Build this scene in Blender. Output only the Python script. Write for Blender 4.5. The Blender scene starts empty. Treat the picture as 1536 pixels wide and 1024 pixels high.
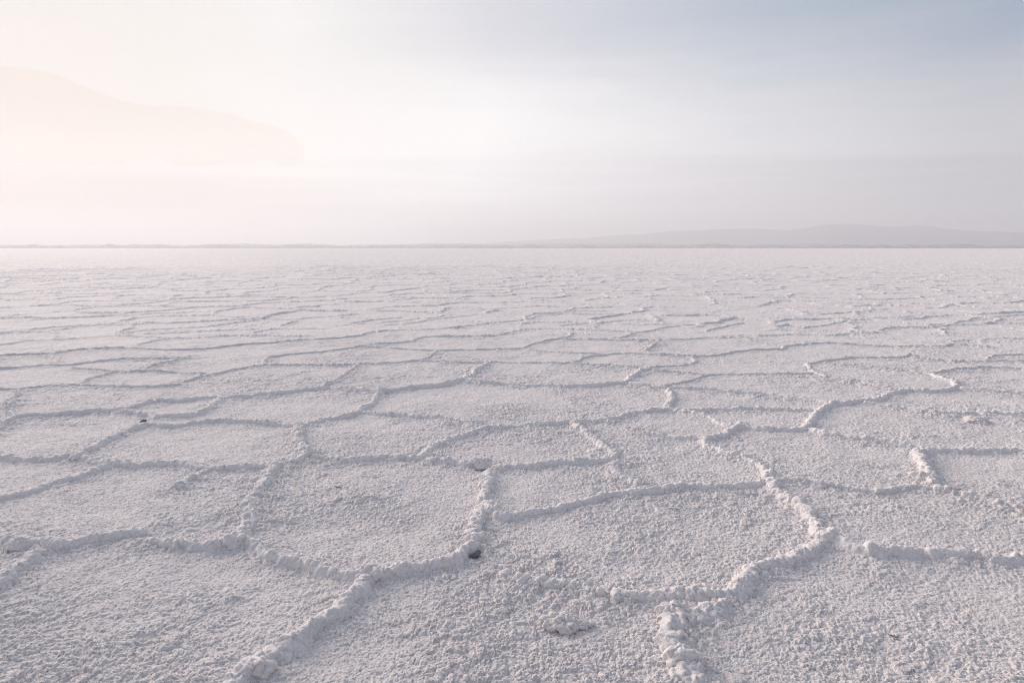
import bpy, math, random
import numpy as np

sc = bpy.context.scene
COL = sc.collection
F32 = np.float32

# ------------------------------------------------------------------ numbers
CAM_H = 1.5                      # eye height over the salt, metres
FOC = 1024.0                     # focal length in photo pixels (24 mm on 36 mm)
PITCH = math.atan(140.0 / FOC)   # tilt that puts the horizon where it stands
SUN_EL, SUN_AZ = 18.0, -42.0     # degrees; azimuth from +Y, negative = left
HAZE_DENSITY = 1.6e-4
VEIL_COVER = 0.99
VEIL_STOPS = lambda g: [(g(-1), (.68, .655, .65)), (g(.1), (.475, .48, .50)), (g(.28), (.515, .525, .55)), (g(.515), (.69, .695, .715)), (g(.775), (.93, .915, .905)), (g(.9), (.85, .825, .795)), (g(1), (.735, .69, .645))]
BLUE_STOPS = lambda g: [(g(-1), (.33, .345, .39)), (g(.3), (.225, .305, .425)), (g(.55), (.37, .435, .52)), (g(.78), (.58, .59, .64)), (g(.92), (.78, .765, .75)), (g(1), (.72, .675, .64))]
BANK_AMT, BANK_COL = 1.0, (.92, .91, .925)
LOW_CREAM = (.86, .79, .74)
CREAM_COL = (.978, .928, .886)

def ground(px, py, z=0.0):
    """the point of the salt surface that the traced photo point shows"""
    xr = (px - 768.0) / FOC
    yr = (512.0 - py) / FOC
    dy = math.cos(PITCH) + yr * math.sin(PITCH)
    dz = -math.sin(PITCH) + yr * math.cos(PITCH)
    t = (CAM_H - z) / -dz
    return np.array([xr * t, dy * t])

# ------------------------------------------------------------------ noise
def _u(a):
    return np.asarray(a).astype(np.int64).astype(np.uint32)

def hash2(ix, iy, seed):
    h = _u(ix) * np.uint32(374761393) + _u(iy) * np.uint32(668265263) + np.uint32((seed * 2246822519 + 3266489917) & 0xffffffff)
    h = (h ^ (h >> np.uint32(15))) * np.uint32(2246822519)
    h = (h ^ (h >> np.uint32(13))) * np.uint32(3266489917)
    return h ^ (h >> np.uint32(16))

def hash3(ix, iy, iz, seed):
    return hash2(hash2(ix, iy, seed).astype(np.int64), iz, seed + 17)

def f01(h):
    return h.astype(F32) * F32(1.0 / 4294967296.0)

def _chunked(fn, arrs, n=500000):
    N = arrs[0].size
    if N <= n:
        return fn(*arrs)
    outs = [fn(*[a[i:i + n] for a in arrs]) for i in range(0, N, n)]
    if isinstance(outs[0], tuple):
        return tuple(np.concatenate([o[k] for o in outs]) for k in range(len(outs[0])))
    return np.concatenate(outs)

def vnoise2(x, y, seed):
    def fn(x, y):
        ix = np.floor(x); iy = np.floor(y)
        fx = (x - ix).astype(F32); fy = (y - iy).astype(F32)
        ix = ix.astype(np.int64); iy = iy.astype(np.int64)
        fx = fx * fx * fx * (fx * (fx * 6 - 15) + 10); fy = fy * fy * fy * (fy * (fy * 6 - 15) + 10)
        a = f01(hash2(ix, iy, seed)); b = f01(hash2(ix + 1, iy, seed))
        c = f01(hash2(ix, iy + 1, seed)); d = f01(hash2(ix + 1, iy + 1, seed))
        return (a + (b - a) * fx) * (1 - fy) + (c + (d - c) * fx) * fy
    return _chunked(fn, [x, y])

def fbm2(x, y, seed, octs=3):
    v = 0; a = 0.5; t = 0
    for o in range(octs):
        v = v + a * vnoise2(x * 2.03 ** o + o * 7.3, y * 2.03 ** o - o * 3.1, seed + o); t += a; a *= 0.5
    return v / t

def worley2(x, y, seed, second=False):
    """distance to nearest jittered point (cell units), its random number (and edge distance F2-F1, edge random)"""
    def fn(x, y):
        ix = np.floor(x).astype(np.int64); iy = np.floor(y).astype(np.int64)
        b1 = np.full(x.shape, 9, F32); r1 = np.zeros(x.shape, F32)
        b2 = np.full(x.shape, 9, F32); r2 = np.zeros(x.shape, F32)
        for dx in (-1, 0, 1):
            for dy in (-1, 0, 1):
                cx = ix + dx; cy = iy + dy
                h = hash2(cx, cy, seed)
                jx = (h & np.uint32(0xffff)).astype(F32) / 65536; jy = (h >> np.uint32(16)).astype(F32) / 65536
                d = np.sqrt((cx + jx - x) ** 2 + (cy + jy - y) ** 2).astype(F32)
                rr = ((h >> np.uint32(7)) & np.uint32(0x3ff)).astype(F32) / 1024
                m = d < b1
                if second:
                    m2 = (~m) & (d < b2)
                    b2 = np.where(m, b1, np.where(m2, d, b2)); r2 = np.where(m, r1, np.where(m2, rr, r2))
                b1 = np.where(m, d, b1); r1 = np.where(m, rr, r1)
        if second:
            return b1, r1, b2 - b1, (r1 * 7.31 + r2 * 7.31) % 1.0
        return b1, r1
    return _chunked(fn, [x, y])

def worley3(x, y, z, seed):
    def fn(x, y, z):
        ix = np.floor(x).astype(np.int64); iy = np.floor(y).astype(np.int64); iz = np.floor(z).astype(np.int64)
        b = np.full(x.shape, 9, F32); r = np.zeros(x.shape, F32)
        for dx in (-1, 0, 1):
            for dy in (-1, 0, 1):
                for dz in (-1, 0, 1):
                    cx = ix + dx; cy = iy + dy; cz = iz + dz
                    h = hash3(cx, cy, cz, seed)
                    jx = (h & np.uint32(0x3ff)).astype(F32) / 1024
                    jy = ((h >> np.uint32(10)) & np.uint32(0x3ff)).astype(F32) / 1024
                    jz = ((h >> np.uint32(20)) & np.uint32(0x3ff)).astype(F32) / 1024
                    d = ((cx + jx - x) ** 2 + (cy + jy - y) ** 2 + (cz + jz - z) ** 2).astype(F32)
                    m = d < b
                    b = np.where(m, d, b); r = np.where(m, f01(h * np.uint32(2654435761)), r)
        return np.sqrt(b), r
    return _chunked(fn, [x, y, z])

def ball(d, R):
    return np.sqrt(np.maximum(0, 1 - (d / R) ** 2))

def smooth(a, b, x):
    t = np.clip((x - a) / (b - a), 0, 1)
    return t * t * (3 - 2 * t)

# ------------------------------------------------------------------ the ridges
# (label or None, height cm, half width cm, knobbliness 0..1, traced photo points)
RIDGES = [
 # --- the big foreground polygons
 ("broad smooth salt ridge running from the bottom edge up to the big lumpy foreground junction", 6.0, 6.5, .55,
  [(318,1062),(346,1024),(366,1008),(380,994),(401,980),(432,962),(479,938),(505,921),(526,903),(545,880),(552,866)]),
 ("thick salt ridge from the lumpy foreground junction up to the large dark stone", 5.6, 5.2, .35,
  [(548,866),(570,864),(603,858),(638,852),(679,842),(696,831),(712,818)]),
 ("rough knobbly salt ridge climbing from the large dark stone toward the angular salt plate", 4.6, 6.5, 1.0,
  [(714,818),(711,799),(718,778),(730,758),(730,738),(735,719),(740,706)]),
 ("salt ridge sloping down rightward into the lumpy foreground junction from the left", 4.8, 4.6, .5,
  [(356,812),(380,821),(403,834),(427,843),(459,846),(497,857),(524,868),(545,872)]),
 ("loose crumbling salt ridge of knobs joining the two long horizontal ridges at left", 4.2, 6.5, 1.0,
  [(404,704),(397,716),(388,738),(378,756),(369,777),(360,799),(356,812)]),
 ("short puffy salt ridge lying just left of the crumbling ridge's lower end", 4.6, 4.8, .7,
  [(215,814),(240,817),(278,818),(322,817),(352,812)]),
 ("thick smooth salt ridge near the left edge with a deep dark underside", 5.6, 5.4, .3,
  [(30,820),(59,819),(88,824),(117,820),(164,811),(205,802),(222,800)]),
 ("lumpy salt ridge entering at the left edge above the smooth dark-sided ridge", 4.6, 5.5, .9,
  [(-40,792),(0,799),(18,810),(38,820),(60,827)]),
 ("rounded salt ridge falling from the smooth dark-sided ridge down to the left edge", 4.6, 6.0, .7,
  [(66,829),(44,843),(18,863),(0,875),(-30,893)]),
 ("long arched salt ridge curving along the near side of the large right-hand polygon", 5.0, 5.6, .65,
  [(1236,815),(1224,823),(1195,838),(1159,852),(1126,870),(1106,888),(1068,893),(1009,895),(950,896),(912,892)]),
 ("faint broken salt ridge trailing left from the end of the arched near ridge", 2.8, 5.0, 1.0,
  [(908,892),(870,886),(848,882),(812,880),(776,871),(756,860)]),
 ("ragged mound-like salt ridge dropping to the bottom edge from the arched near ridge", 4.4, 7.5, 1.0,
  [(1085,903),(1045,922),(1018,936),(1010,958),(1022,985),(1044,1014),(1060,1055)]),
 ("thick knobbly salt ridge descending diagonally on the right between its two big junctions", 5.2, 6.0, 1.0,
  [(1155,722),(1158,734),(1174,746),(1203,762),(1221,782),(1234,800),(1238,812)]),
 ("long smooth salt ridge running right from the lower right junction, dark at its left end", 6.0, 5.2, .35,
  [(1236,808),(1262,818),(1288,828),(1341,832),(1385,832),(1429,834),(1473,837),(1495,846)]),
 ("low salt ridge stub reaching the right edge past the long smooth right ridge", 3.4, 4.2, .6,
  [(1480,838),(1502,841),(1536,839),(1575,838)]),
 ("long smooth salt ridge rising gently rightward from the knobbly ridge to the right junction", 4.8, 4.6, .3,
  [(738,773),(760,775),(789,773),(833,766),(857,760),(886,754),(906,746),(959,741),(983,738),(1024,733),(1082,733),(1118,731),(1141,726),(1153,719)]),
 ("flat thin salt ridge running right from the right junction toward the pale lump pile", 2.8, 4.4, .7,
  [(1158,719),(1195,723),(1233,729),(1268,732),(1312,735),(1356,733),(1388,731)]),
 ("pale lumpy pile-like salt ridge with a dark notch on its right side", 4.6, 6.0, 1.0,
  [(1384,678),(1379,688),(1385,703),(1389,716),(1396,728)]),
 ("broken low salt ridge trailing right from the pale lumpy pile to the edge", 2.6, 4.5, 1.0,
  [(1397,731),(1435,739),(1468,748),(1500,756),(1545,764)]),
 ("straight salt ridge running to the right edge from above the pale lumpy pile", 4.4, 4.4, .35,
  [(1384,677),(1400,677),(1458,676),(1500,677),(1560,677)]),
 ("thin dark-edged salt ridge slanting down to the pale lumpy pile", 3.4, 3.6, .4,
  [(1214,645),(1239,653),(1282,659),(1326,665),(1370,673),(1384,677)]),
 # --- middle rows
 ("knobbly salt ridge falling diagonally to the right junction from the short bold ridge", 4.0, 5.0, 1.0,
  [(1053,662),(1065,672),(1091,680),(1112,688),(1135,698),(1155,718)]),
 ("short bold salt ridge with a peaked right end above the diagonal knobbly ridge", 4.8, 5.2, .5,
  [(1053,661),(1082,656),(1103,645),(1115,639)]),
 ("thin level salt ridge between the bold peaked ridge and the next junction right", 3.4, 3.8, .3,
  [(1115,640),(1135,644),(1180,645),(1212,644)]),
 ("faint thin salt ridge reaching left from the short bold ridge", 2.4, 3.4, .6,
  [(1050,661),(1024,659),(989,654),(962,650)]),
 ("broken salt ridge stepping down from the arched ridge's crest to the peaked ridge", 2.8, 4.2, 1.0,
  [(1010,615),(1038,622),(1068,629),(1085,637),(1103,640)]),
 ("pale crumbly salt ridge descending right from the long arch and splitting two polygons", 3.8, 5.4, 1.0,
  [(862,637),(877,650),(898,662),(915,677),(922,690)]),
 ("crumbly line of salt knobs continuing down to the long smooth gently rising ridge", 3.2, 5.4, 1.0,
  [(918,694),(914,704),(924,715),(945,724),(962,731),(966,738)]),
 ("heavy straight salt ridge right of the angular salt plate, dark toothed underside", 5.0, 4.8, .45,
  [(744,705),(760,703),(804,700),(848,695),(892,694),(922,691)]),
 ("thin salt ridge between the small fork and the angular salt plate", 3.4, 4.0, .8,
  [(637,691),(661,695),(688,697),(712,700)]),
 ("long level salt ridge from the tall left knot to the small fork", 4.2, 4.4, .5,
  [(465,687),(512,690),(556,691),(614,690),(637,690)]),
 ("curved salt ridge sweeping up from the small fork round a wide hollow", 4.2, 4.6, .5,
  [(634,688),(640,676),(661,664),(696,653),(729,646),(760,643),(812,639),(859,636)]),
 ("long salt ridge arching over the crest left of the highest mid-field junction", 4.4, 4.6, .4,
  [(860,635),(906,632),(929,626),(953,621),(984,617),(1008,615)]),
 ("stubby upright salt ridge standing above the crest of the long arch", 3.2, 4.8, 1.0,
  [(1007,613),(1004,606),(1003,596),(1003,586)]),
 ("thin faint salt ridge running right from the crest of the long arch", 2.4, 3.4, .6,
  [(1010,616),(1050,617),(1090,615),(1136,614),(1180,614),(1222,616)]),
 ("bulging salt ridge with a blunt end joining the level ridge at the tall left knot", 4.8, 4.8, .25,
  [(402,703),(418,700),(433,695),(450,690),(464,685)]),
 ("long uneven salt ridge between the twin-humped left junction and the bulging ridge", 4.2, 4.8, .5,
  [(166,701),(205,701),(255,698),(293,703),(328,705),(370,703),(398,703)]),
 ("short ragged salt spur branching downward from the long uneven left ridge", 3.0, 4.6, .9,
  [(310,706),(287,718),(264,735)]),
 ("upright knobbly salt ridge climbing from the tall left knot to the bend above", 4.2, 5.2, 1.0,
  [(463,685),(457,674),(449,656),(446,640)]),
 ("dark-sided salt ridge rising right from the bend above the tall left knot", 4.4, 4.6, .4,
  [(446,640),(477,633),(512,626),(541,617)]),
 ("salt ridge climbing steeply right to the bright middle junction", 4.2, 4.8, .6,
  [(541,617),(553,608),(560,599),(570,589)]),
 ("thin salt ridge wandering right below the bright middle junction, fading out", 2.6, 3.8, .7,
  [(544,618),(585,622),(632,625),(661,629),(702,636)]),
 ("thin salt ridge running left from the knot's upper bend to the small dark stone", 3.2, 3.8, .4,
  [(443,640),(409,636),(381,634),(331,632),(293,636),(258,641),(218,639)]),
 ("long salt ridge slanting down left from beside the small dark stone", 4.4, 5.0, .45,
  [(218,638),(182,653),(152,665),(126,678)]),
 ("faint low salt ridge running to the left edge from the slanting ridge's foot", 2.4, 4.0, .6,
  [(122,680),(88,686),(44,688),(0,688),(-30,688)]),
 ("short twin-humped salt ridge linking the slanting ridge with the uneven left ridge", 3.6, 4.8, .7,
  [(117,687),(138,694),(155,698),(168,702)]),
 ("smooth salt ridge falling left from the twin-humped junction toward the edge", 4.2, 5.0, .35,
  [(166,702),(146,708),(117,719),(73,730),(50,738),(23,745),(0,752),(-30,762)]),
 ("long level salt ridge from the left edge up past the small dark stone", 4.8, 4.8, .2,
  [(-40,660),(0,638),(16,631),(32,627),(78,624),(130,620),(180,617),(206,611),(229,604)]),
 ("broken crumbs of salt ridge just above and left of the small dark stone", 2.8, 4.0, 1.0,
  [(180,619),(200,622),(214,626)]),
 ("short dark-sided salt ridge curving right and up from the small dark stone", 4.0, 4.4, .4,
  [(228,627),(247,626),(286,623),(307,617),(322,608),(326,600)]),
 ("long straight salt ridge rising from the level left ridge to the bright middle junction", 4.6, 4.4, .2,
  [(229,604),(266,603),(310,598),(340,598),(380,595),(414,591),(458,586),(497,583)]),
 ("salt ridge dipping into the bright middle junction from the left", 4.2, 4.4, .2,
  [(497,583),(536,585),(562,587),(570,588)]),
 ("bold salt ridge rising right from the bright middle junction", 4.8, 4.6, .3,
  [(572,588),(583,587),(614,584),(653,580),(698,571)]),
 ("short straight salt ridge running steeply up from the end of the bold middle ridge", 3.6, 4.6, .6,
  [(698,571),(716,557),(728,549),(739,543)]),
 ("thin salt ridge running right from the end of the bold middle ridge", 3.0, 3.6, .3,
  [(700,571),(726,574),(760,576),(791,579),(828,580),(843,582)]),
 ("clean dark-lined salt ridge left of the diagonal short ridge in the right middle", 4.2, 4.2, .25,
  [(843,582),(890,579),(940,576)]),
 ("short salt ridge climbing to a forked end beyond the clean dark-lined ridge", 3.6, 4.6, .7,
  [(940,576),(953,560),(968,553)]),
 ("long thin salt ridge slanting gently down rightward across the right middle distance", 3.0, 3.6, .4,
  [(943,576),(968,579),(1007,583),(1039,584),(1112,589),(1175,596),(1222,602),(1246,606)]),
 ("bold stepped salt ridge rising right toward the sharp kinked corner", 5.0, 5.0, .5,
  [(1250,606),(1261,607),(1292,604),(1318,599),(1344,590),(1365,585)]),
 ("salt ridge with a dark broken underside leading right into the kinked corner", 4.6, 4.4, .5,
  [(1367,585),(1396,587),(1435,583)]),
 ("straight salt ridge running from the kinked corner to the right edge", 3.8, 4.0, .25,
  [(1437,583),(1474,586),(1510,589),(1570,593)]),
 ("crumbly salt ridge turning back up from the kinked corner", 3.0, 4.4, .9,
  [(1435,582),(1434,577),(1417,569),(1408,566),(1396,561)]),
 ("broad pale salt ridge dropping left of the bold stepped ridge to the lower junction", 4.2, 5.4, .8,
  [(1250,606),(1240,612),(1225,622),(1214,635),(1212,643)]),
 ("thin dark-lined salt ridge trailing right under the bold stepped ridge", 2.8, 3.6, .4,
  [(1292,606),(1318,609),(1357,614),(1396,620),(1435,622),(1464,621)]),
 ("low salt ridge beside the bright salt clump reaching the right edge", 3.2, 4.4, .5,
  [(1464,620),(1490,621),(1536,624),(1570,626)]),
 ("pale crumbly salt ridge dropping from a thin row near the left edge", 2.8, 5.0, .9,
  [(38,584),(29,588),(21,599),(12,609),(16,620),(28,627)]),
 # --- unlabelled: farther rows, part of the ground itself
 (None, 3.6, 4.2, .3, [(570,588),(552,585)]),
 (None, 3.4, 4.2, .3, [(396,548),(380,552),(365,552),(336,558),(307,566),(279,573)]),
 (None, 3.4, 4.2, .3, [(271,577),(234,580),(208,583),(193,580),(156,580),(117,577),(78,580),(39,584),(26,584),(0,584),(-40,583)]),
 (None, 2.6, 4.2, .7, [(541,547),(526,557),(505,570),(489,579)]),
 (None, 3.2, 4.0, .3, [(739,543),(713,545),(653,543),(627,541),(588,545),(541,547),(510,548),(445,548),(396,548)]),
 (None, 3.4, 4.2, .3, [(396,548),(396,540),(411,534),(445,531),(484,528),(510,525),(547,521),(588,523),(627,525),(653,526),(692,525),(780,523)]),
 (None, 3.0, 4.4, .5, [(653,526),(648,531),(640,539),(627,541)]),
 (None, 3.4, 4.4, .4, [(781,523),(799,517),(833,509),(854,505),(858,499)]),
 (None, 2.6, 3.8, .4, [(781,523),(825,528),(877,530),(903,530)]),
 (None, 3.6, 4.4, .3, [(848,545),(864,541),(877,536),(906,532),(927,530),(981,532),(1020,534),(1041,535),(1085,532),(1112,527),(1138,525),(1170,524),(1178,520),(1232,515),(1282,517),(1331,519),(1344,520),(1415,520),(1435,517),(1480,520)]),
 (None, 3.2, 4.0, .3, [(968,553),(953,552),(916,549),(851,545),(812,545),(739,543)]),
 (None, 3.2, 4.2, .4, [(968,553),(981,551),(1036,547),(1043,538),(1041,535)]),
 (None, 2.4, 3.6, .4, [(972,554),(1007,558),(1054,560)]),
 (None, 3.0, 4.2, .4, [(985,581),(1020,575),(1041,569),(1067,561),(1093,561),(1111,562),(1149,562),(1188,562),(1214,562)]),
 (None, 3.4, 5.0, .8, [(1209,547),(1217,553),(1223,560)]),
 (None, 3.6, 4.4, .3, [(1209,547),(1214,545),(1240,544),(1266,537),(1318,537),(1362,536),(1366,533)]),
 (None, 2.8, 4.0, .4, [(1370,537),(1409,541),(1448,543),(1536,541),(1580,540)]),
 (None, 2.8, 3.8, .5, [(1223,561),(1240,567),(1292,574),(1344,583),(1363,586)]),
 (None, 3.6, 4.2, .3, [(1396,561),(1415,558),(1448,554),(1482,551),(1536,554),(1580,556)]),
 (None, 2.4, 3.6, .4, [(1396,560),(1357,556),(1303,551),(1240,546)]),
 (None, 3.0, 4.4, .4, [(1425,513),(1448,510),(1488,511)]),
 (None, 2.8, 4.2, .4, [(1480,538),(1493,534),(1536,531)]),
 (None, 3.6, 4.4, .3, [(-40,536),(0,534),(52,532),(78,531),(99,527),(138,523),(195,523),(234,525),(273,525),(286,525),(339,520),(378,516),(414,514),(458,510),(505,507),(541,503),(560,498),(609,495),(666,493),(713,488),(758,483),(780,480)]),
 (None, 3.4, 4.4, .3, [(-40,555),(0,553),(39,551),(78,548),(112,547),(146,543),(182,539),(221,539),(281,538)]),
 (None, 2.8, 5.0, .9, [(78,531),(84,540),(78,548)]),
 (None, 3.0, 4.4, .4, [(112,552),(156,556),(169,558),(195,558),(234,557),(276,559),(307,560)]),
 (None, 2.8, 4.4, .7, [(167,560),(135,569),(118,576)]),
 (None, 2.8, 4.2, .4, [(221,552),(247,545),(273,538),(281,534)]),
 (None, 3.4, 4.6, .3, [(-40,520),(0,517),(39,512),(130,507),(172,504),(234,506),(255,508),(294,507),(349,504),(400,504),(458,504)]),
 (None, 3.0, 4.6, .3, [(208,517),(255,508)]),
 (None, 3.4, 4.8, .3, [(172,502),(221,495),(299,491),(338,487),(385,480)]),
 (None, 3.4, 4.8, .3, [(-30,503),(0,500),(26,499),(78,496),(143,488),(195,488)]),
 (None, 3.2, 4.8, .3, [(380,499),(424,493),(484,493)]),
 (None, 3.2, 4.8, .3, [(422,488),(445,482)]),
 (None, 3.2, 5.0, .3, [(455,477),(497,475),(536,471)]),
 (None, 3.2, 4.8, .3, [(523,485),(547,482),(567,479),(600,476)]),
 (None, 3.2, 4.8, .3, [(575,488),(614,485),(653,479),(716,472)]),
 (None, 3.0, 4.8, .4, [(562,517),(614,513),(640,505),(692,505),(739,504)]),
 (None, 3.4, 4.8, .3, [(750,502),(781,495),(825,493),(864,495),(940,497)]),
 (None, 3.4, 5.0, .3, [(760,482),(794,479),(807,474),(830,472),(864,467),(916,467)]),
 (None, 3.4, 5.0, .3, [(841,488),(903,484),(937,480),(968,481)]),
 (None, 3.2, 4.8, .3, [(929,507),(955,500),(981,495),(1013,489),(1041,487),(1075,488)]),
 (None, 3.0, 4.6, .3, [(835,509),(903,510),(955,511),(1020,510),(1067,506),(1125,508)]),
 (None, 3.6, 5.0, .3, [(1060,496),(1070,493),(1114,485)]),
 (None, 3.2, 4.8, .7, [(984,515),(968,526)]),
 (None, 3.4, 4.8, .3, [(1136,504),(1188,502),(1248,504),(1258,502),(1318,500)]),
 (None, 3.8, 5.2, .3, [(1316,496),(1336,492),(1396,491),(1417,488),(1448,482),(1464,478),(1500,475),(1545,471)]),
 (None, 3.8, 5.2, .3, [(1204,492),(1240,487),(1279,481),(1318,478),(1365,475)]),
 (None, 3.6, 5.2, .3, [(1224,472),(1303,467)]),
]

def resample(pts, step):
    """centripetal-ish Catmull-Rom through the points, then even steps"""
    P = np.array(pts, float)
    Q = np.vstack([2 * P[0] - P[1], P, 2 * P[-1] - P[-2]])
    out = []
    for i in range(1, len(Q) - 2):
        t = np.linspace(0, 1, 24, endpoint=False)[:, None]
        p0, p1, p2, p3 = Q[i - 1], Q[i], Q[i + 1], Q[i + 2]
        L = np.linalg.norm(p2 - p1)
        m1 = (p2 - p0) * L / (np.linalg.norm(p2 - p1) + np.linalg.norm(p1 - p0))
        m2 = (p3 - p1) * L / (np.linalg.norm(p3 - p2) + np.linalg.norm(p2 - p1))
        out.append((2*t**3-3*t**2+1)*p1 + (t**3-2*t**2+t)*m1 + (-2*t**3+3*t**2)*p2 + (t**3-t**2)*m2)
    out.append(P[-1:])
    C = np.vstack(out)
    s = np.concatenate([[0], np.cumsum(np.linalg.norm(np.diff(C, axis=0), axis=1))])
    n = max(4, int(round(s[-1] / step)))
    u = np.linspace(0, s[-1], n + 1)
    return np.stack([np.interp(u, s, C[:, 0]), np.interp(u, s, C[:, 1])], 1), u

# ------------------------------------------------------------------ materials
def mat(name):
    m = bpy.data.materials.new(name); m.use_nodes = True
    nt = m.node_tree
    for n in list(nt.nodes): nt.nodes.remove(n)
    out = nt.nodes.new('ShaderNodeOutputMaterial')
    b = nt.nodes.new('ShaderNodeBsdfPrincipled')
    nt.links.new(b.outputs[0], out.inputs['Surface'])
    return m, nt, b

def ramp(nt, stops, interp='LINEAR'):
    r = nt.nodes.new('ShaderNodeValToRGB'); r.color_ramp.interpolation = interp
    el = r.color_ramp.elements
    while len(el) < len(stops): el.new(0.5)
    for e, (p, c) in zip(el, stops):
        e.position = p; e.color = (*c, 1) if len(c) == 3 else c
    return r

def noise(nt, vec, scale, detail=4, rough=0.55, dim='3D'):
    n = nt.nodes.new('ShaderNodeTexNoise'); n.inputs['Scale'].default_value = scale
    n.inputs['Detail'].default_value = detail; n.inputs['Roughness'].default_value = rough
    if vec is not None: nt.links.new(vec, n.inputs['Vector'])
    return n

def math_node(nt, op, a, b=None):
    n = nt.nodes.new('ShaderNodeMath'); n.operation = op
    for i, v in enumerate((a, b)):
        if v is None: continue
        if isinstance(v, (int, float)): n.inputs[i].default_value = v
        else: nt.links.new(v, n.inputs[i])
    return n.outputs[0]

def salt_material(name='salt', lo_=(0.82, 0.755, 0.738), hi_=(0.88, 0.815, 0.797), grain_shade=0.56):
    m, nt, b = mat(name)
    geo = nt.nodes.new('ShaderNodeNewGeometry')
    pos = geo.outputs['Position']
    n1 = noise(nt, pos, 0.9, 5, 0.6)
    r1 = ramp(nt, [(0.3, lo_), (0.7, hi_)])
    nt.links.new(n1.outputs['Fac'], r1.inputs[0])
    # greyish grains among the white ones, contrast deepened to paint in crevice shade
    n2 = noise(nt, pos, 105, 4, 0.7)
    r2 = ramp(nt, [(0.33, (grain_shade, grain_shade, grain_shade + 0.02)), (0.51, (1, 1, 1))])
    nt.links.new(n2.outputs['Fac'], r2.inputs[0])
    mx = nt.nodes.new('ShaderNodeMix'); mx.data_type = 'RGBA'; mx.blend_type = 'MULTIPLY'
    mx.inputs[0].default_value = 1.0
    nt.links.new(r1.outputs[0], mx.inputs[6]); nt.links.new(r2.outputs[0], mx.inputs[7])
    nt.links.new(mx.outputs[2], b.inputs['Base Color'])
    b.inputs['Roughness'].default_value = 0.8
    b.inputs['Specular IOR Level'].default_value = 0.10
    b.inputs['Sheen Weight'].default_value = 0.15; b.inputs['Sheen Roughness'].default_value = 0.5
    # crystal grit finer than the mesh
    n3 = noise(nt, pos, 150, 4, 0.7)
    bump = nt.nodes.new('ShaderNodeBump'); bump.inputs['Strength'].default_value = 1.0
    bump.inputs['Distance'].default_value = 0.0065
    nt.links.new(n3.outputs['Fac'], bump.inputs['Height'])
    nt.links.new(bump.outputs[0], b.inputs['Normal'])
    return m

def plain_material(name, c0, c1, scale, rough, bump_scale=None, bump_dist=0.002):
    m, nt, b = mat(name)
    geo = nt.nodes.new('ShaderNodeNewGeometry')
    n1 = noise(nt, geo.outputs['Position'], scale, 5, 0.6)
    r1 = ramp(nt, [(0.35, c0), (0.65, c1)])
    nt.links.new(n1.outputs['Fac'], r1.inputs[0]); nt.links.new(r1.outputs[0], b.inputs['Base Color'])
    b.inputs['Roughness'].default_value = rough
    if bump_scale:
        n2 = noise(nt, geo.outputs['Position'], bump_scale, 4)
        bp = nt.nodes.new('ShaderNodeBump'); bp.inputs['Distance'].default_value = bump_dist
        nt.links.new(n2.outputs['Fac'], bp.inputs['Height']); nt.links.new(bp.outputs[0], b.inputs['Normal'])
    return m

SALT = salt_material()
LIT_SALT = salt_material('lit_salt', (0.87, 0.815, 0.80), (0.92, 0.865, 0.85), 0.86)  # whiter salt: the lit look of ridges and clumps painted into the colour
STONE = plain_material('dark_stone', (0.12, 0.12, 0.125), (0.20, 0.197, 0.20), 60, 0.75, 220, 0.002)
WOOD = plain_material('dark_wood', (0.20, 0.195, 0.195), (0.32, 0.31, 0.31), 90, 0.8, 300, 0.001)
HILL = plain_material('hill_scrub', (0.09, 0.10, 0.125), (0.15, 0.16, 0.185), 0.0016, 0.9)
SHORE = plain_material('shore_scrub', (0.04, 0.038, 0.036), (0.36, 0.33, 0.30), 0.010, 0.9)

# ------------------------------------------------------------------ mesh output
def grid_mesh(name, V, nr, nc, material, wrap=False, extra_faces=None):
    """V: (nr*nc,3) row-major"""
    i = np.arange(nr - 1)[:, None]; ncf = nc if wrap else nc - 1
    j = np.arange(ncf)[None, :]; j1 = (j + 1) % nc
    q = np.stack([i * nc + j, i * nc + j1, (i + 1) * nc + j1, (i + 1) * nc + j], -1).reshape(-1, 4)
    return build_mesh(name, V, q, material)

def build_mesh(name, V, q, material):
    me = bpy.data.meshes.new(name)
    me.vertices.add(len(V)); me.vertices.foreach_set('co', np.ascontiguousarray(V, F32).ravel())
    nf = len(q); k = q.shape[1]
    me.loops.add(nf * k); me.loops.foreach_set('vertex_index', np.ascontiguousarray(q, np.int32).ravel())
    me.polygons.add(nf)
    me.polygons.foreach_set('loop_start', np.arange(0, nf * k, k, dtype=np.int32))
    me.update(calc_edges=True)
    me.polygons.foreach_set('use_smooth', np.ones(nf, bool))
    me.materials.append(material)
    o = bpy.data.objects.new(name, me); COL.objects.link(o)
    return o

def tag(o, label=None, cat=None, group=None, kind=None):
    if label: o['label'] = label
    if cat: o['category'] = cat
    if group: o['group'] = group
    if kind: o['kind'] = kind
    return o

# ------------------------------------------------------------------ the salt crust
def ring_radii():
    r = [0.25, 0.5, 0.8, 1.1, 1.35, 1.6]
    x = 1.75
    while x < 24000:
        r.append(x)
        if x < 1.95: k = 0.004
        elif x < 12: k = 0.0012
        elif x < 60: k = 0.0030
        elif x < 2500: k = 0.0065
        else: k = 0.06
        x *= 1 + k
    r.append(24000.0)
    return np.array(r)

def columns():
    d = 0.0009; lim = math.radians(41.5)
    a = np.arange(-lim, lim, d)
    side = [lim]
    while side[-1] < math.radians(60): side.append(side[-1] + min(0.006, 0.0011 + 0.08 * (side[-1] - lim)))
    while side[-1] < math.pi - 0.06: side.append(side[-1] + 0.05)
    s = np.array(side)
    return np.concatenate([-s[::-1], a[1:], s])

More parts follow.
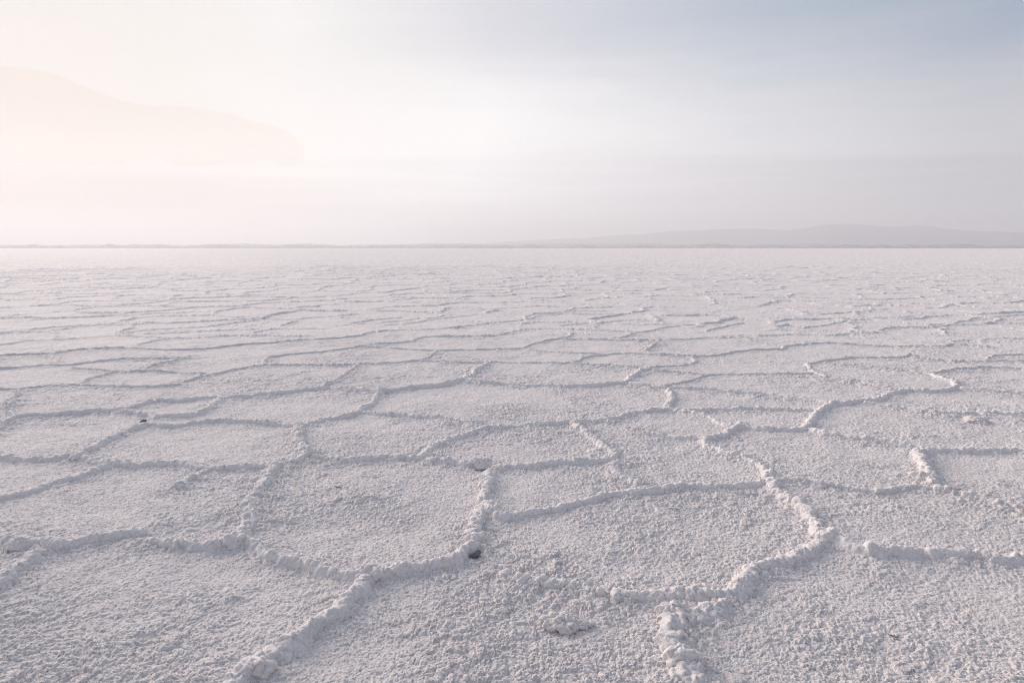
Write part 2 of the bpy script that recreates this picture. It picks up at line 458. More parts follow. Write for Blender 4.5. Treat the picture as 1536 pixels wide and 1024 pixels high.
R = ring_radii(); T = columns()
NR, NC = len(R), len(T)
GX = (R[:, None] * np.sin(T)[None, :]).ravel(); GY = (R[:, None] * np.cos(T)[None, :]).ravel()
GR = np.repeat(R, NC).astype(F32)

world_ridges = []
SIZE = 0.54
for lab, hh, ww, kn, pts in RIDGES:
    world_ridges.append((lab, (hh * 0.72 + 1.5) * SIZE / 100, (ww * 0.9 + 0.6) * SIZE / 100, kn, np.array([ground(*p) for p in pts])))

# distance from every crust vertex to the traced ridges, walked segment by segment
wxn = (vnoise2(GX * 3.1, GY * 3.1, 71) - 0.5) * 0.09 + (vnoise2(GX * 11, GY * 11, 73) - 0.5) * 0.035
wyn = (vnoise2(GX * 3.1, GY * 3.1, 72) - 0.5) * 0.09 + (vnoise2(GX * 11, GY * 11, 74) - 0.5) * 0.035
near = np.full(NR * NC, 9.0, F32)            # to any traced ridge
added = np.zeros(NR * NC, F32)               # height of those that belong to the crust
kmod = 0.55 + 0.9 * vnoise2(GX * 9, GY * 9, 81)
for lab, H, W, kn, P in world_ridges:
    C, _ = resample(P, 0.12 if np.linalg.norm(P[0]) < 7 else 0.25)
    reach = 0.42
    best = {}
    rr = np.hypot(C[:, 0], C[:, 1]); tt = np.arctan2(C[:, 0], C[:, 1])
    i0 = np.searchsorted(R, rr.min() - reach); i1 = np.searchsorted(R, rr.max() + reach)
    ang = reach / rr.min()
    j0 = np.searchsorted(T, tt.min() - ang); j1 = np.searchsorted(T, tt.max() + ang)
    if i1 <= i0 or j1 <= j0: continue
    d_loc = np.full((i1 - i0, j1 - j0), 9.0, F32)
    for k in range(len(C) - 1):
        a, b = C[k], C[k + 1]
        rs = np.hypot(*np.array([a, b]).T); ts = np.arctan2(*np.array([a, b]).T)
        g = reach / rs.min()
        p0 = max(i0, np.searchsorted(R, rs.min() - reach)); p1 = min(i1, np.searchsorted(R, rs.max() + reach))
        q0 = max(j0, np.searchsorted(T, ts.min() - g)); q1 = min(j1, np.searchsorted(T, ts.max() + g))
        if p1 <= p0 or q1 <= q0: continue
        ix = (np.arange(p0, p1)[:, None] * NC + np.arange(q0, q1)[None, :])
        x = GX[ix] + (0 if lab else 0.55) * wxn[ix]; y = GY[ix] + (0 if lab else 0.55) * wyn[ix]
        e = b - a
        t = np.clip(((x - a[0]) * e[0] + (y - a[1]) * e[1]) / (e @ e), 0, 1)
        d = np.hypot(x - a[0] - t * e[0], y - a[1] - t * e[1])
        sl = d_loc[p0 - i0:p1 - i0, q0 - j0:q1 - j0]
        np.minimum(sl, d.astype(F32), out=sl)
    ii = (np.arange(i0, i1)[:, None] * NC + np.arange(j0, j1)[None, :]).ravel()
    dl = d_loc.ravel()
    near[ii] = np.minimum(near[ii], dl)
    if lab:
        add = 0.010 * np.exp(-(dl / (W * 1.9)) ** 2)
    else:
        km = kmod[ii]
        add = H * (0.75 + 0.35 * km) * (ball(dl, W * (0.9 + 0.35 * km)) * 0.8 + 0.25 * np.exp(-(dl / (W * 1.7)) ** 2))
    added[ii] = np.maximum(added[ii], add if lab else add * 0.88)

# the polygons go on beyond what was traced: cells about two metres across
thetav = np.arctan2(GX, GY)
inside_trace = (1 - smooth(12.5, 14.5, GR)) * (1 - smooth(0.66, 0.74, np.abs(thetav))).astype(F32)
m = np.where((inside_trace < 0.999) & (GR < 3500))[0]
vx = GX[m] + (fbm2(GX[m] * 0.9, GY[m] * 0.9, 31) - 0.5) * 0.9 + 0.7 * wxn[m]
vy = GY[m] + (fbm2(GX[m] * 0.9, GY[m] * 0.9, 37) - 0.5) * 0.9 + 0.7 * wyn[m]
cell = 1.75
_, _, edge, er = worley2(vx / cell + 40, vy / cell + 11, 5, second=True)
edge = edge * cell * 0.62
hgt = 0.011 + 0.019 * er
wid = 0.042 + 0.015 * er
wid = np.maximum(wid, np.minimum(GR[m] * 0.0020, 0.45))
far_r = hgt * (0.7 + 0.5 * kmod[m]) * (ball(edge, wid * 1.15) * 0.8 + 0.25 * np.exp(-(edge / (wid * 1.8)) ** 2)) * smooth(0.06, 0.22, er)
far_r *= 1 + smooth(18, 60, GR[m]) * 2.6 * (fbm2(GX[m] / 6.0, GY[m] / 9.0, 57, 4) - 0.42)
far_r = np.maximum(far_r, 0) * (1 - inside_trace[m])
added[m] = np.maximum(added[m], far_r)
near[m] = np.where(inside_trace[m] < 0.5, np.minimum(near[m], edge), near[m])

# popcorn grains of the crust
def swell(x, y):
    return (fbm2(x * 2.2, y * 2.2, 41, 3) - 0.5) * 0.028 + (fbm2(x * 9, y * 9, 43, 2) - 0.5) * 0.010

def crust(x, y, near_d, r):
    wx = x + (vnoise2(x * 45, y * 45, 1) - 0.5) * 0.007 + (vnoise2(x * 12, y * 12, 3) - 0.5) * 0.03
    wy = y + (vnoise2(x * 45, y * 45, 2) - 0.5) * 0.007 + (vnoise2(x * 12, y * 12, 4) - 0.5) * 0.03
    patch = fbm2(x * 1.3, y * 1.3, 21, 3)                      # rough and smooth areas
    patch2 = fbm2(x * 4.7, y * 4.7, 25, 2)
    flank = np.exp(-(np.maximum(near_d - 0.05, 0) / 0.10) ** 2)
    rough = np.clip(0.35 + 1.6 * (patch - 0.42) + 0.8 * (patch2 - 0.5) + 0.55 * flank + 0.15 * (1 - smooth(2.4, 3.6, r)), 0.15, 1.6)
    d1, r1 = worley2(wx / 0.023, wy / 0.023, 11)
    d2, r2 = worley2(wx / 0.0105 + 3, wy / 0.0105, 12)
    d3, r3 = worley2(wx / 0.075, wy / 0.075 + 9, 13)
    h = ball(d1, 0.80) * (0.35 + 0.75 * r1) * 0.0105 * (0.35 + 0.75 * rough)
    h += ball(d2, 0.85) * (0.3 + 0.7 * r2) * 0.0070 * (0.7 + 0.4 * rough)
    h += ball(d3, 0.52 + 0.25 * r3) * smooth(0.45, 0.95, r3 + 0.45 * (rough - 0.6)) * 0.010 * np.clip(rough - 0.15, 0.1, 1.2)
    h += swell(x, y)
    return h

fade = 1 - smooth(900, 3500, GR)
sel = np.where(GR < 3500)[0]
hz = np.zeros(NR * NC, F32)
hz[sel] = crust(GX[sel], GY[sel], near[sel], GR[sel]) * fade[sel]
hz += added * fade
hz -= 0.012

def crust_at(x, y):
    """height of the finished crust near a point (nearest vertex)"""
    r = math.hypot(x, y); t = math.atan2(x, y)
    i = min(NR - 1, np.searchsorted(R, r)); j = min(NC - 1, np.searchsorted(T, t))
    i0, i1 = max(0, i - 3), min(NR, i + 4); j0, j1 = max(0, j - 3), min(NC, j + 4)
    return float(hz.reshape(NR, NC)[i0:i1, j0:j1].mean())

salt = grid_mesh('salt_flat', np.stack([GX, GY, hz], 1), NR, NC, SALT, wrap=True)
tag(salt, 'vast flat white salt crust of granular polygons reaching the horizon', kind='structure')

# ------------------------------------------------------------------ each foreground ridge, a knobbly body of its own
def make_ridge(lab, H, W, kn, P, idx):
    rm = float(np.hypot(*P.mean(0)))
    step = max(0.0042, 0.0013 * rm)
    C, u = resample(P, step)
    L = u[-1]; n = len(C)
    tan = np.gradient(C, axis=0); tan /= np.linalg.norm(tan, axis=1)[:, None]
    nor = np.stack([-tan[:, 1], tan[:, 0]], 1)
    sd = 300 + idx * 5
    wob = (fbm2(u * 3.3, np.full(n, idx * 3.7), sd, 3) - 0.5) * (0.05 + 0.05 * kn)
    C = C + nor * wob[:, None]
    hs = H * (0.58 + 0.60 * fbm2(u * 4.0, np.full(n, idx * 1.3 + 50), sd + 1, 3) + 0.35 * vnoise2(u * 21, np.full(n, idx * 1.7 + 5), sd + 8)) * (1 - 0.10 * kn)
    ws = W * (0.6 + 0.55 * fbm2(u * 4.3, np.full(n, idx * 2.1 + 90), sd + 2, 3) + 0.4 * vnoise2(u * 17, np.full(n, idx * 1.9 + 7), sd + 9))
    e = np.minimum(u, L - u)
    tap = np.sqrt(np.clip(1 - (1 - np.clip(e / (W * 1.5), 0, 1)) ** 2, 0, 1))
    hs = hs * (0.6 + 0.4 * tap); ws = ws * (0.4 + 0.6 * tap)
    m = int(max(22, min(56, 3.6 * W / step)))
    l = np.linspace(-1.8, 1.8, m)
    prof = 0.72 * np.sqrt(np.clip(1 - l ** 2, 0, 1)) + 0.36 * np.exp(-(l / 0.95) ** 2) - 0.08
    asym = (fbm2(u * 9.0, np.full(n, idx * 4.9 + 20), sd + 6, 3) - 0.5) * 0.9
    X = C[:, None, 0] + nor[:, None, 0] * ws[:, None] * (l[None] + asym[:, None])
    Y = C[:, None, 1] + nor[:, None, 1] * ws[:, None] * (l[None] + asym[:, None])
    Z = np.where(prof[None] > 0, 1, 0.35) * hs[:, None] * prof[None] - 0.016 * smooth(1.0, 1.8, np.abs(l))[None]
    Z = Z + swell(X.ravel(), Y.ravel()).reshape(X.shape) + 0.005 - 0.035 * (1 - smooth(0.0, 0.03, e))[:, None]
    G = np.stack([X, Y, Z], -1)
    du = np.gradient(G, axis=0); dv = np.gradient(G, axis=1)
    nn = np.cross(dv, du); nn *= np.sign(nn[..., 2:3] + 1e-9); nn /= np.linalg.norm(nn, axis=-1, keepdims=True) + 1e-12
    nx, ny, nz = nn[..., 0], nn[..., 1], nn[..., 2]
    x, y, z = X.ravel(), Y.ravel(), Z.ravel()
    qx = x + (vnoise2(x * 40, y * 40 + z * 20, sd) - 0.5) * 0.012
    qy = y + (vnoise2(x * 40 + 9, y * 40 - z * 20, sd) - 0.5) * 0.012
    qz = z + (vnoise2(x * 40 + 4, y * 40 + z * 25, sd + 3) - 0.5) * 0.012
    core = np.repeat(np.exp(-(l / 1.25) ** 4)[None], n, 0).ravel()
    d1, r1 = worley3(qx / 0.031, qy / 0.031, qz / 0.031, sd)
    d2, r2 = worley3(qx / 0.017, qy / 0.017, qz / 0.017, sd + 1)
    d3, r3 = worley3(qx / 0.0095, qy / 0.0095, qz / 0.0095, sd + 2)
    d = (ball(d1, 0.85) * (0.2 + 0.8 * r1 ** 1.5) - 0.25) * (0.007 + 0.022 * kn) * (0.45 + 0.55 * core)
    d += (ball(d2, 0.88) * (0.25 + 0.75 * r2) - 0.3) * (0.0075 + 0.0040 * kn) + (ball(d3, 0.9) * r3 - 0.3) * 0.0030
    d += (fbm2(x * 16 + z * 9, y * 16 - z * 9, sd + 4, 2) - 0.5) * 0.014
    x = x + nx.ravel() * d; y = y + ny.ravel() * d; z = z + nz.ravel() * d
    V = np.stack([x, y, z], 1)
    o = grid_mesh('salt_ridge', V, n, m, LIT_SALT)
    # put the origin on the thing
    c = np.array([C[:, 0].mean(), C[:, 1].mean(), 0.0], F32)
    o.data.vertices.foreach_set('co', np.ascontiguousarray(V - c, F32).ravel()); o.data.update()
    o.location = c
    tag(o, lab, 'salt ridge', 'raised salt ridges between the crust polygons')
    return o

for k, (lab, H, W, kn, P) in enumerate(world_ridges):
    if lab: make_ridge(lab, H, W, kn, P, k)

# ------------------------------------------------------------------ salt clumps, stones, splinters, plate
def sphere_grid(nu, nv):
    th = np.linspace(0, math.pi, nv); ph = np.linspace(0, 2 * math.pi, nu, endpoint=False)
    T_, P_ = np.meshgrid(th, ph, indexing='ij')
    return np.stack([np.sin(T_) * np.cos(P_), np.sin(T_) * np.sin(P_), np.cos(T_)], -1).reshape(-1, 3)

def make_clump(px, py, wx, wy, hh, lab, seed, knob=0.030, material=None):
    """a cauliflower heap grown out of the crust; sizes in metres"""
    c = ground(px, py); r = math.hypot(*c)
    wx, wy, hh = wx * 0.85, wy * 0.85, hh * 0.70
    nu = int(min(220, max(60, 2 * math.pi * max(wx, wy) / max(0.004, 0.0013 * r)))); nv = nu // 2
    N = sphere_grid(nu, nv)
    x, y, z = N[:, 0] * wx, N[:, 1] * wy, N[:, 2] * hh
    q = [x + c[0], y + c[1], z]
    lowf = fbm2(N[:, 0] * 1.6 + seed, N[:, 1] * 1.6 + N[:, 2], seed, 2)
    d1, r1 = worley3(q[0] / knob, q[1] / knob, q[2] / knob, seed)
    d2, r2 = worley3(q[0] / (knob * .42), q[1] / (knob * .42), q[2] / (knob * .42), seed + 1)
    s = 0.72 + 0.55 * lowf
    d = (ball(d1, 0.88) * (0.3 + 0.7 * r1) - 0.3) * knob * 0.75 + (ball(d2, 0.9) * r2 - 0.2) * knob * 0.2
    V = np.stack([x * s, y * s, z * s], 1) + N * d[:, None]
    V[:, 2] = np.maximum(V[:, 2], -0.02)
    o = grid_mesh('salt_clump', V, nv, nu, SALT if wx > 0.075 and hh < 0.045 else LIT_SALT, wrap=True)
    o.location = (c[0], c[1], max(0.0, crust_at(c[0], c[1])) * 0.6)
    tag(o, lab, 'salt clump', 'knobbly salt clumps growing on the crust')
    return o

CLUMPS = [
 (553, 868, .085, .075, .075, "big knobbly salt clump crowning the lumpy foreground junction"),
 (848, 934, .105, .065, .036, "low wide mound of salt knobs alone on the near crust, bottom centre"),
 (1024, 992, .080, .060, .070, "tall salt clump on the ragged ridge closest to the bottom edge"),
 (1010, 920, .075, .045, .055, "oblong salt clump tucked just under the arched near ridge"),
 (1110, 886, .065, .050, .055, "rounded salt clump on the bend of the arched near ridge"),
 (1238, 808, .075, .080, .066, "large salt clump capping the lower right junction of thick ridges"),
 (1156, 717, .075, .075, .056, "pale salt clump capping the upper right junction of the big polygon"),
 (1386, 718, .085, .070, .058, "wide pale salt clump beside the dark notch on the lumpy pile"),
 (356, 812, .080, .075, .062, "rough salt clump where the crumbling left ridge ends below"),
 (742, 766, .060, .060, .056, "salt clump at the middle of the climbing rough ridge by its right branch"),
 (463, 684, .055, .060, .066, "upright salt clump forming the tall left knot"),
 (864, 638, .060, .060, .048, "small salt clump where the pale crumbly ridge leaves the long arch"),
 (1464, 632, .130, .100, .036, "bright low salt clump standing apart near the right edge"),
 (30, 822, .075, .060, .060, "rounded salt clump close to the left edge among tangled ridges"),
 (1115, 640, .060, .060, .062, "peaked salt clump on the right end of the short bold ridge"),
 (572, 588, .070, .080, .058, "knob of salt at the bright middle junction"),
 (390, 1004, .060, .050, .050, "puffy salt clump on the flank of the bottom left ridge"),
 (118, 686, .060, .080, .050, "salt clump on the near end of the slanting left ridge"),
]
for k, a in enumerate(CLUMPS):
    make_clump(*a, 700 + 13 * k)

def make_stone(px, py, sx, sy, sz, rot, lab, seed, lift=0.0):
    c = ground(px, py, 0.02)
    N = sphere_grid(48, 24)
    s = 0.70 + 0.60 * fbm2(N[:, 0] * 1.3 + seed, N[:, 1] * 1.3 + 2 * N[:, 2], seed, 3)
    d1, _ = worley3(N[:, 0] * 1.1 + seed, N[:, 1] * 1.1, N[:, 2] * 1.1, seed)
    s = s * (1.08 - 0.22 * d1)
    V = N * s[:, None] * np.array([sx, sy, sz])
    o = grid_mesh('dark_stone', V, 24, 48, STONE, wrap=True)
    o.location = (c[0], c[1], max(0, crust_at(*c)) + sz * 0.45 + lift); o.rotation_euler = (0.1, -0.25, rot)
    tag(o, lab, 'stone')
    return o
make_stone(713, 830, .031, .020, .021, 0.5, "larger dark grey stone wedged at the bend of the thick foreground ridge", 41, 0.004)
make_stone(215, 630, .030, .022, .016, 0.3, "small flat dark grey stone between ridge ends on the left", 47, 0.004)

def make_splinter(px, py, length, thick, rot, lab, seed):
    c = ground(px, py, 0.015)
    n, m = 40, 10
    t = np.linspace(0, 1, n); a = np.linspace(0, 2 * math.pi, m, endpoint=False)
    bend = (fbm2(t * 3 + seed, t * 0, seed, 2) - 0.5) * length * 0.35
    lift = (fbm2(t * 4 + seed, t * 0 + 5, seed + 1, 2) - 0.4) * thick * 1.6
    rad = thick * (0.25 + 0.75 * np.sin(math.pi * np.clip(t, 0.02, 0.98)) ** 0.6) * (0.7 + 0.6 * fbm2(t * 9 + seed, t * 0, seed + 2, 2))
    X = np.repeat(((t - 0.5) * length)[:, None], m, 1)
    Y = bend[:, None] + rad[:, None] * np.cos(a)[None]
    Z = lift[:, None] + rad[:, None] * 0.7 * np.sin(a)[None]
    o = grid_mesh('splinter', np.stack([X, Y, Z], -1).reshape(-1, 3), n, m, WOOD, wrap=True)
    o.location = (c[0], c[1], crust_at(*c) + thick * 0.9 + 0.004); o.rotation_euler = (0, 0, rot)
    tag(o, lab, 'splinter', 'dark splinters lying on the crust')
    return o
make_splinter(1443, 738, .105, .011, -0.25, "thickest dark splinter, beside the broken ridge near the right edge", 3)
make_splinter(1341, 949, .038, .0055, -0.4, "short dark splinter on the open near crust at lower right", 4)
make_splinter(1012, 760, .075, .0042, -0.5, "thin dark splinter just below the long smooth gently rising ridge", 6)
make_splinter(508, 729, .080, .0040, -0.55, "thin dark splinter in the polygon left of the angular salt plate", 8)

def make_plate(px, py, sx, sy, th, rot, tilt, lab):
    """an angular slab of broken crust, rough on top"""
    c = ground(px, py)
    nu, nv = 44, 30
    uu = np.linspace(-1, 1, nu); vv = np.linspace(-1, 1, nv)
    U, Vv = np.meshgrid(uu, vv, indexing='ij')
    taper = 1 - 0.22 * (Vv < 0) * np.abs(Vv)
    rough_ = (fbm2(U.ravel() * 4, Vv.ravel() * 4, 77, 3).reshape(U.shape) - 0.5)
    X = U * sx * taper; Y = Vv * sy + 0.004 * np.sin(U * 5)
    top = th * 0.5 + rough_ * 0.010
    edgev = np.maximum(np.abs(U), np.abs(Vv)) > 0.999
    bot = -th * 0.5 + rough_ * 0.004
    A = np.stack([X, Y, top], -1).reshape(-1, 3); B = np.stack([X * 0.93, Y * 0.93, bot], -1).reshape(-1, 3)
    i = np.arange(nu - 1)[:, None]; j = np.arange(nv - 1)[None]
    q = np.stack([i * nv + j, (i + 1) * nv + j, (i + 1) * nv + j + 1, i * nv + j + 1], -1).reshape(-1, 4)
    n = nu * nv
    loop = [k * nv for k in range(nu)] + [(nu - 1) * nv + k for k in range(1, nv)] + [k * nv + nv - 1 for k in range(nu - 2, -1, -1)] + [k for k in range(nv - 2, 0, -1)]
    loop = np.array(loop); nx_ = np.roll(loop, -1)
    side = np.stack([loop, loop + n, nx_ + n, nx_], -1)
    o = build_mesh('salt_plate', np.vstack([A, B]), np.vstack([q, q[:, ::-1] + n, side]), SALT)
    o.location = (c[0], c[1], 0.026); o.rotation_euler = (tilt, 0.05, rot)
    tag(o, lab, 'salt plate')
    return o
make_plate(724, 702, .062, .045, .030, 0.05, 0.55, "angular tilted salt plate with a dark sharp edge, set into a ridge line")

# ------------------------------------------------------------------ far land
def profile(pts, px):
    p = np.array(pts, float)
    return np.interp(px, p[:, 0], p[:, 1])

def land(name, crest_px, dist, depth, material, lab, seed, az_lim, naz, nd, rough, stray=0.0):
    """a body of land with real depth: its crest stands dist metres away"""
    az = np.linspace(math.radians(az_lim[0]), math.radians(az_lim[1]), naz)
    px = 768 + FOC * np.tan(az) / math.cos(PITCH)          # crest columns of the trace
    up = np.maximum(0, 372 - profile(crest_px, np.clip(px, -900, 2600)))
    elev = up / FOC * np.cos(az) * math.cos(PITCH)
    t = np.linspace(-1, 1, nd)
    Rr = dist + t[:, None] * depth * (1 + 0.12 * np.sin(az * 9 + seed))[None]
    shape = np.clip(1 - np.abs(t) ** 1.5, 0, 1)[:, None]
    X = Rr * np.sin(az)[None]; Y = Rr * np.cos(az)[None]
    sx = X.ravel() / depth * 2.2; sy = Y.ravel() / depth * 2.2
    rn = fbm2(sx, sy, seed, 5).reshape(X.shape); rg = np.abs(fbm2(sx * 1.7, sy * 1.7, seed + 9, 4).reshape(X.shape) - 0.5) * 2
    top = elev[None] * dist
    Z = top * shape * (1 + (rn - 0.5) * rough * (1 - shape * 0.6) - rg * rough * 0.7 * (1 - shape)) - 0.5
    o = grid_mesh(name, np.stack([X, Y, Z], -1).reshape(-1, 3), nd, naz, material)
    tag(o, lab, kind='structure')
    return o

HILLS = [(-900,372),(640,372),(690,368.5),(737,364),(789,360.5),(844,358.5),(874,357.5),(920,353.5),(966,352),(1005,347.5),(1068,345.5),(1129,344),(1181,346),
         (1205,343),(1226,339),(1263,337),(1281,336.5),(1327,341),(1357,341.5),(1379,339.5),(1418,344),(1479,347),(1536,347.5),(1650,351),(1900,349),(2300,358),(2600,372)]
land('hills', HILLS, 15500, 3000, HILL, 'long low blue grey range of hills fading into haze on the right', 3, (-14, 62), 700, 60, 0.5)
rs = np.random.RandomState(4)
def strip(base, amp, step, x0=-900, x1=2600):
    xs = np.arange(x0, x1, step); ys = base - amp * rs.rand(len(xs)) ** 1.6
    return list(zip(xs, ys))
land('far_shore', strip(369.6, 4.6, 19), 7200, 700, SHORE, 'dark low strip of far shore land along the horizon', 8, (-60, 60), 1600, 26, 0.6)
land('far_plain', strip(367.6, 2.8, 47), 9800, 1100, SHORE, 'second paler strip of low land behind the far shore', 12, (-60, 60), 1200, 26, 0.5)

# ------------------------------------------------------------------ haze
HB = 27000.0; HT = 590.0
v = np.array([(sx * HB, sy * HB, z) for z in (-2.0, HT) for sy in (-1, 1) for sx in (-1, 1)], F32)
q = np.array([(0, 2, 3, 1), (4, 5, 7, 6), (0, 1, 5, 4), (2, 6, 7, 3), (0, 4, 6, 2), (1, 3, 7, 5)])
hm = bpy.data.materials.new('haze'); hm.use_nodes = True
nt = hm.node_tree
for n in list(nt.nodes): nt.nodes.remove(n)
out = nt.nodes.new('ShaderNodeOutputMaterial'); pv = nt.nodes.new('ShaderNodeVolumePrincipled')
pv.inputs['Color'].default_value = (0.75, 0.762, 0.79, 1); pv.inputs['Density'].default_value = HAZE_DENSITY
pv.inputs['Anisotropy'].default_value = 0.33
nt.links.new(pv.outputs[0], out.inputs['Volume'])
hz_o = build_mesh('haze', v, q, hm)
hz_o.data.polygons.foreach_set('use_smooth', np.zeros(6, bool))
tag(hz_o, 'pale haze filling the air over the salt flat', kind='stuff')

# ------------------------------------------------------------------ sky, sun
w = bpy.data.worlds.new('World'); sc.world = w; w.use_nodes = True
nt = w.node_tree
for n in list(nt.nodes): nt.nodes.remove(n)
wo = nt.nodes.new('ShaderNodeOutputWorld'); bg = nt.nodes.new('ShaderNodeBackground')
SKY_STRENGTH = 0.10
bg.inputs['Strength'].default_value = SKY_STRENGTH
sky = nt.nodes.new('ShaderNodeTexSky'); sky.sky_type = 'NISHITA'; sky.sun_disc = False
sky.sun_elevation = math.radians(SUN_EL); sky.sun_rotation = math.radians(SUN_AZ)
sky.air_density = 1.0; sky.dust_density = 2.5; sky.ozone_density = 1.0; sky.altitude = 900
M = lambda op, a, b=None: math_node(nt, op, a, b)
tc = nt.nodes.new('ShaderNodeTexCoord'); dirv = tc.outputs['Generated']
sep = nt.nodes.new('ShaderNodeSeparateXYZ'); nt.links.new(dirv, sep.inputs[0])
elev = M('MULTIPLY', M('ARCSINE', sep.outputs[2]), 180 / math.pi)                 # degrees above the horizon
azim = M('MULTIPLY', M('ARCTAN2', sep.outputs[0], sep.outputs[1]), 180 / math.pi) # degrees right of +Y
cosaz = M('MAXIMUM', M('COSINE', M('MULTIPLY', azim, math.pi / 180)), 0.35)
band = M('DIVIDE', elev, cosaz)
sunv = (math.sin(math.radians(SUN_AZ)) * math.cos(math.radians(SUN_EL)), math.cos(math.radians(SUN_AZ)) * math.cos(math.radians(SUN_EL)), math.sin(math.radians(SUN_EL)))
dp = nt.nodes.new('ShaderNodeVectorMath'); dp.operation = 'DOT_PRODUCT'
nt.links.new(dirv, dp.inputs[0]); dp.inputs[1].default_value = sunv
glow = M('ADD', M('MULTIPLY', dp.outputs['Value'], 0.5), 0.5)                       # 0 opposite the sun, 1 at it

def step(x, lo_, hi_):
    n = nt.nodes.new('ShaderNodeMapRange'); n.interpolation_type = 'SMOOTHSTEP'
    n.inputs['From Min'].default_value = lo_; n.inputs['From Max'].default_value = hi_
    nt.links.new(x, n.inputs['Value']); return n.outputs[0]
def mixc(f, a, b, mode='MIX'):
    n = nt.nodes.new('ShaderNodeMix'); n.data_type = 'RGBA'; n.blend_type = mode; n.clamp_result = False
    if isinstance(f, (int, float)): n.inputs[0].default_value = f
    else: nt.links.new(f, n.inputs[0])
    for k, v in ((6, a), (7, b)):
        if isinstance(v, tuple): n.inputs[k].default_value = (*v, 1)
        else: nt.links.new(v, n.inputs[k])
    return n.outputs[2]
def colours(stops):
    r = ramp(nt, stops); nt.links.new(glow, r.inputs[0]); return r.outputs[0]
g_ = lambda d: 0.5 + 0.5 * d
# thin high veil of cloud: milky, warm toward the sun
veil = colours(VEIL_STOPS(g_))
blue = colours(BLUE_STOPS(g_))
# soft streaks stretched along the horizon
mp = nt.nodes.new('ShaderNodeMapping'); mp.inputs['Scale'].default_value = (1.2, 1.2, 9.0); nt.links.new(dirv, mp.inputs[0])
st = noise(nt, mp.outputs[0], 2.2, 5, 0.55).outputs['Fac']
st2 = noise(nt, mp.outputs[0], 7.0, 4, 0.5).outputs['Fac']
wob = M('MULTIPLY', M('SUBTRACT', st, 0.5), 9.0)
f_veil = M('SUBTRACT', 1.0, step(M('ADD', elev, wob), 7.5, 17.5))
painted = mixc(f_veil, blue, veil)
# the low bank whose flat top stands seven degrees up, clearer on the right
wob2 = M('MULTIPLY', M('SUBTRACT', st2, 0.5), 1.3)
bank = M('SUBTRACT', 1.0, step(M('ADD', band, wob2), 6.9, 7.8))
bank = M('MULTIPLY', bank, M('ADD', M('MULTIPLY', step(azim, -22.0, 8.0), 0.85), 0.15))
painted = mixc(M('MULTIPLY', bank, BANK_AMT), painted, BANK_COL, 'MULTIPLY')
# the creamy cloud in the brightness on the left
fc = nt.nodes.new('ShaderNodeFloatCurve')
def az_band(px, py):
    xr, yr = (px - 768.0) / FOC, (512.0 - py) / FOC
    d = np.array([xr, math.cos(PITCH) + yr * math.sin(PITCH), -math.sin(PITCH) + yr * math.cos(PITCH)])
    az_ = math.atan2(d[0], d[1]); el_ = math.asin(d[2] / np.linalg.norm(d))
    return math.degrees(az_), math.degrees(el_) / math.cos(az_)
pts_ = [(-60, 21.0)] + [az_band(*p) for p in ((0, 98), (60, 104), (130, 130), (200, 153), (300, 161), (375, 178), (430, 196), (452, 212))] + [(-15.9, 5.5), (-15.0, 4.0)]
cm = fc.mapping; cv = cm.curves[0]
A0, A1, E1 = -60.0, -15.0, 25.0
while len(cv.points) < len(pts_): cv.points.new(0.5, 0.5)
for p, (x, y) in zip(cv.points, pts_): p.location = ((x - A0) / (A1 - A0), y / E1)
cm.update()
fx = M('DIVIDE', M('SUBTRACT', azim, A0), A1 - A0); nt.links.new(fx, fc.inputs['Value'])
n_edge = noise(nt, dirv, 24.0, 5, 0.6).outputs['Fac']
top_e = M('ADD', M('MULTIPLY', fc.outputs[0], E1), M('MULTIPLY', M('SUBTRACT', n_edge, 0.5), 0.5))
c_up = step(M('SUBTRACT', top_e, band), 0.0, 0.2)
c_lo = step(M('ADD', band, M('MULTIPLY', M('SUBTRACT', n_edge, 0.5), 3.0)), 6.8, 7.05)
cream = M('MULTIPLY', M('MULTIPLY', c_up, c_lo), M('SUBTRACT', 1.0, step(azim, -16.9, -16.2)))
painted = mixc(cream, painted, CREAM_COL, 'MULTIPLY')
low = M('MULTIPLY', M('SUBTRACT', 1.0, step(elev, 3.5, 6.4)), M('SUBTRACT', 1.0, step(azim, -30.0, -4.0)))
painted = mixc(low, painted, LOW_CREAM, 'MULTIPLY')
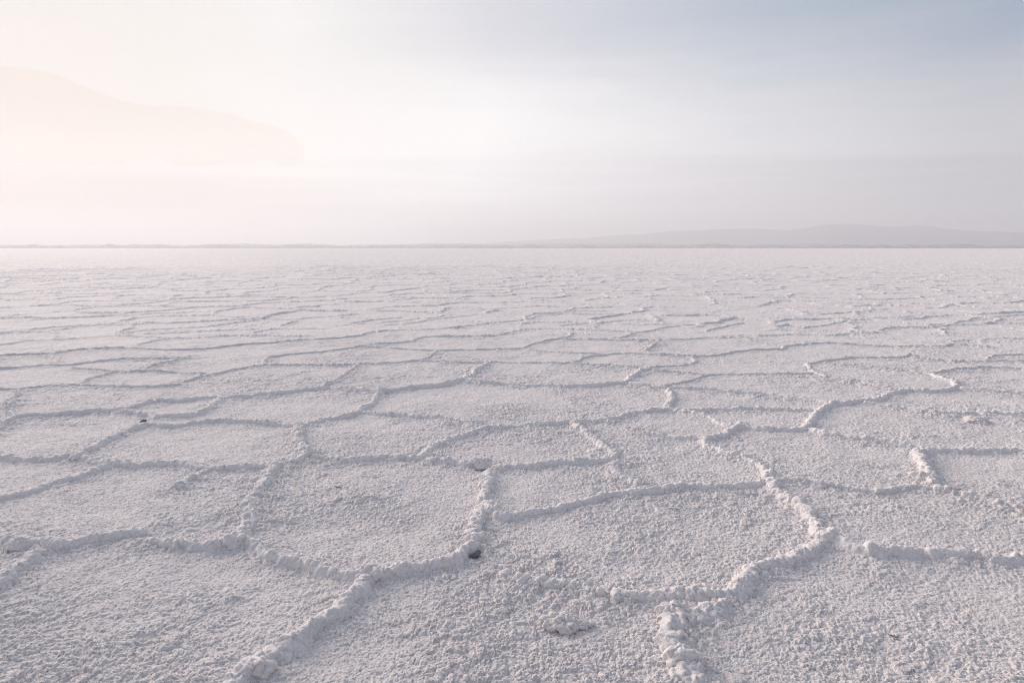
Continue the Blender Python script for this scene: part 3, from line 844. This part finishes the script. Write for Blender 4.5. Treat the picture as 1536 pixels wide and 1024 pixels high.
soft = M('ADD', M('MULTIPLY', M('SUBTRACT', st, 0.5), 0.15), 1.0)
mp3 = nt.nodes.new('ShaderNodeMapping'); mp3.inputs['Scale'].default_value = (1.6, 1.6, 42.0); nt.links.new(dirv, mp3.inputs[0])
st3 = noise(nt, mp3.outputs[0], 2.0, 4, 0.5).outputs['Fac']
low_gate = M('MULTIPLY', M('SUBTRACT', 1.0, step(band, 6.0, 9.5)), 0.22)
soft = M('MULTIPLY', soft, M('ADD', 1.0, M('MULTIPLY', M('SUBTRACT', st3, 0.5), low_gate)))
cmb = nt.nodes.new('ShaderNodeCombineXYZ')
for k in range(3): nt.links.new(soft, cmb.inputs[k])
painted = mixc(1.0, painted, cmb.outputs[0], 'MULTIPLY')
lift = mixc(1.0, painted, (1 / SKY_STRENGTH,) * 3, 'MULTIPLY')
final = mixc(VEIL_COVER, sky.outputs[0], lift)
nt.links.new(final, bg.inputs['Color'])
nt.links.new(bg.outputs[0], wo.inputs['Surface'])

ld = bpy.data.lights.new('sun', 'SUN'); ld.energy = 4.0; ld.angle = math.radians(38); ld.color = (1.0, 0.855, 0.755)
lo = bpy.data.objects.new('sun', ld); COL.objects.link(lo)
el, az = math.radians(SUN_EL), math.radians(SUN_AZ)
from mathutils import Vector
sd = Vector((math.sin(az) * math.cos(el), math.cos(az) * math.cos(el), math.sin(el)))
lo.rotation_euler = sd.to_track_quat('Z', 'Y').to_euler()
lo.location = (0, 0, 50)

# ------------------------------------------------------------------ camera
cd = bpy.data.cameras.new('camera'); cd.lens = 24; cd.sensor_width = 36; cd.clip_start = 0.05; cd.clip_end = 120000
co = bpy.data.objects.new('camera', cd); COL.objects.link(co)
co.location = (0, 0, CAM_H); co.rotation_euler = (math.pi / 2 - PITCH, 0, 0)
sc.camera = co
sc.cycles.volume_bounces = 3
sc.cycles.filter_width = 1.0
sc.cycles.denoising_prefilter = 'FAST'
sc.view_settings.view_transform = 'Standard'; sc.view_settings.look = 'None'
sc.view_settings.exposure = 0.23; sc.view_settings.gamma = 1.0; sc.view_settings.use_curve_mapping = False
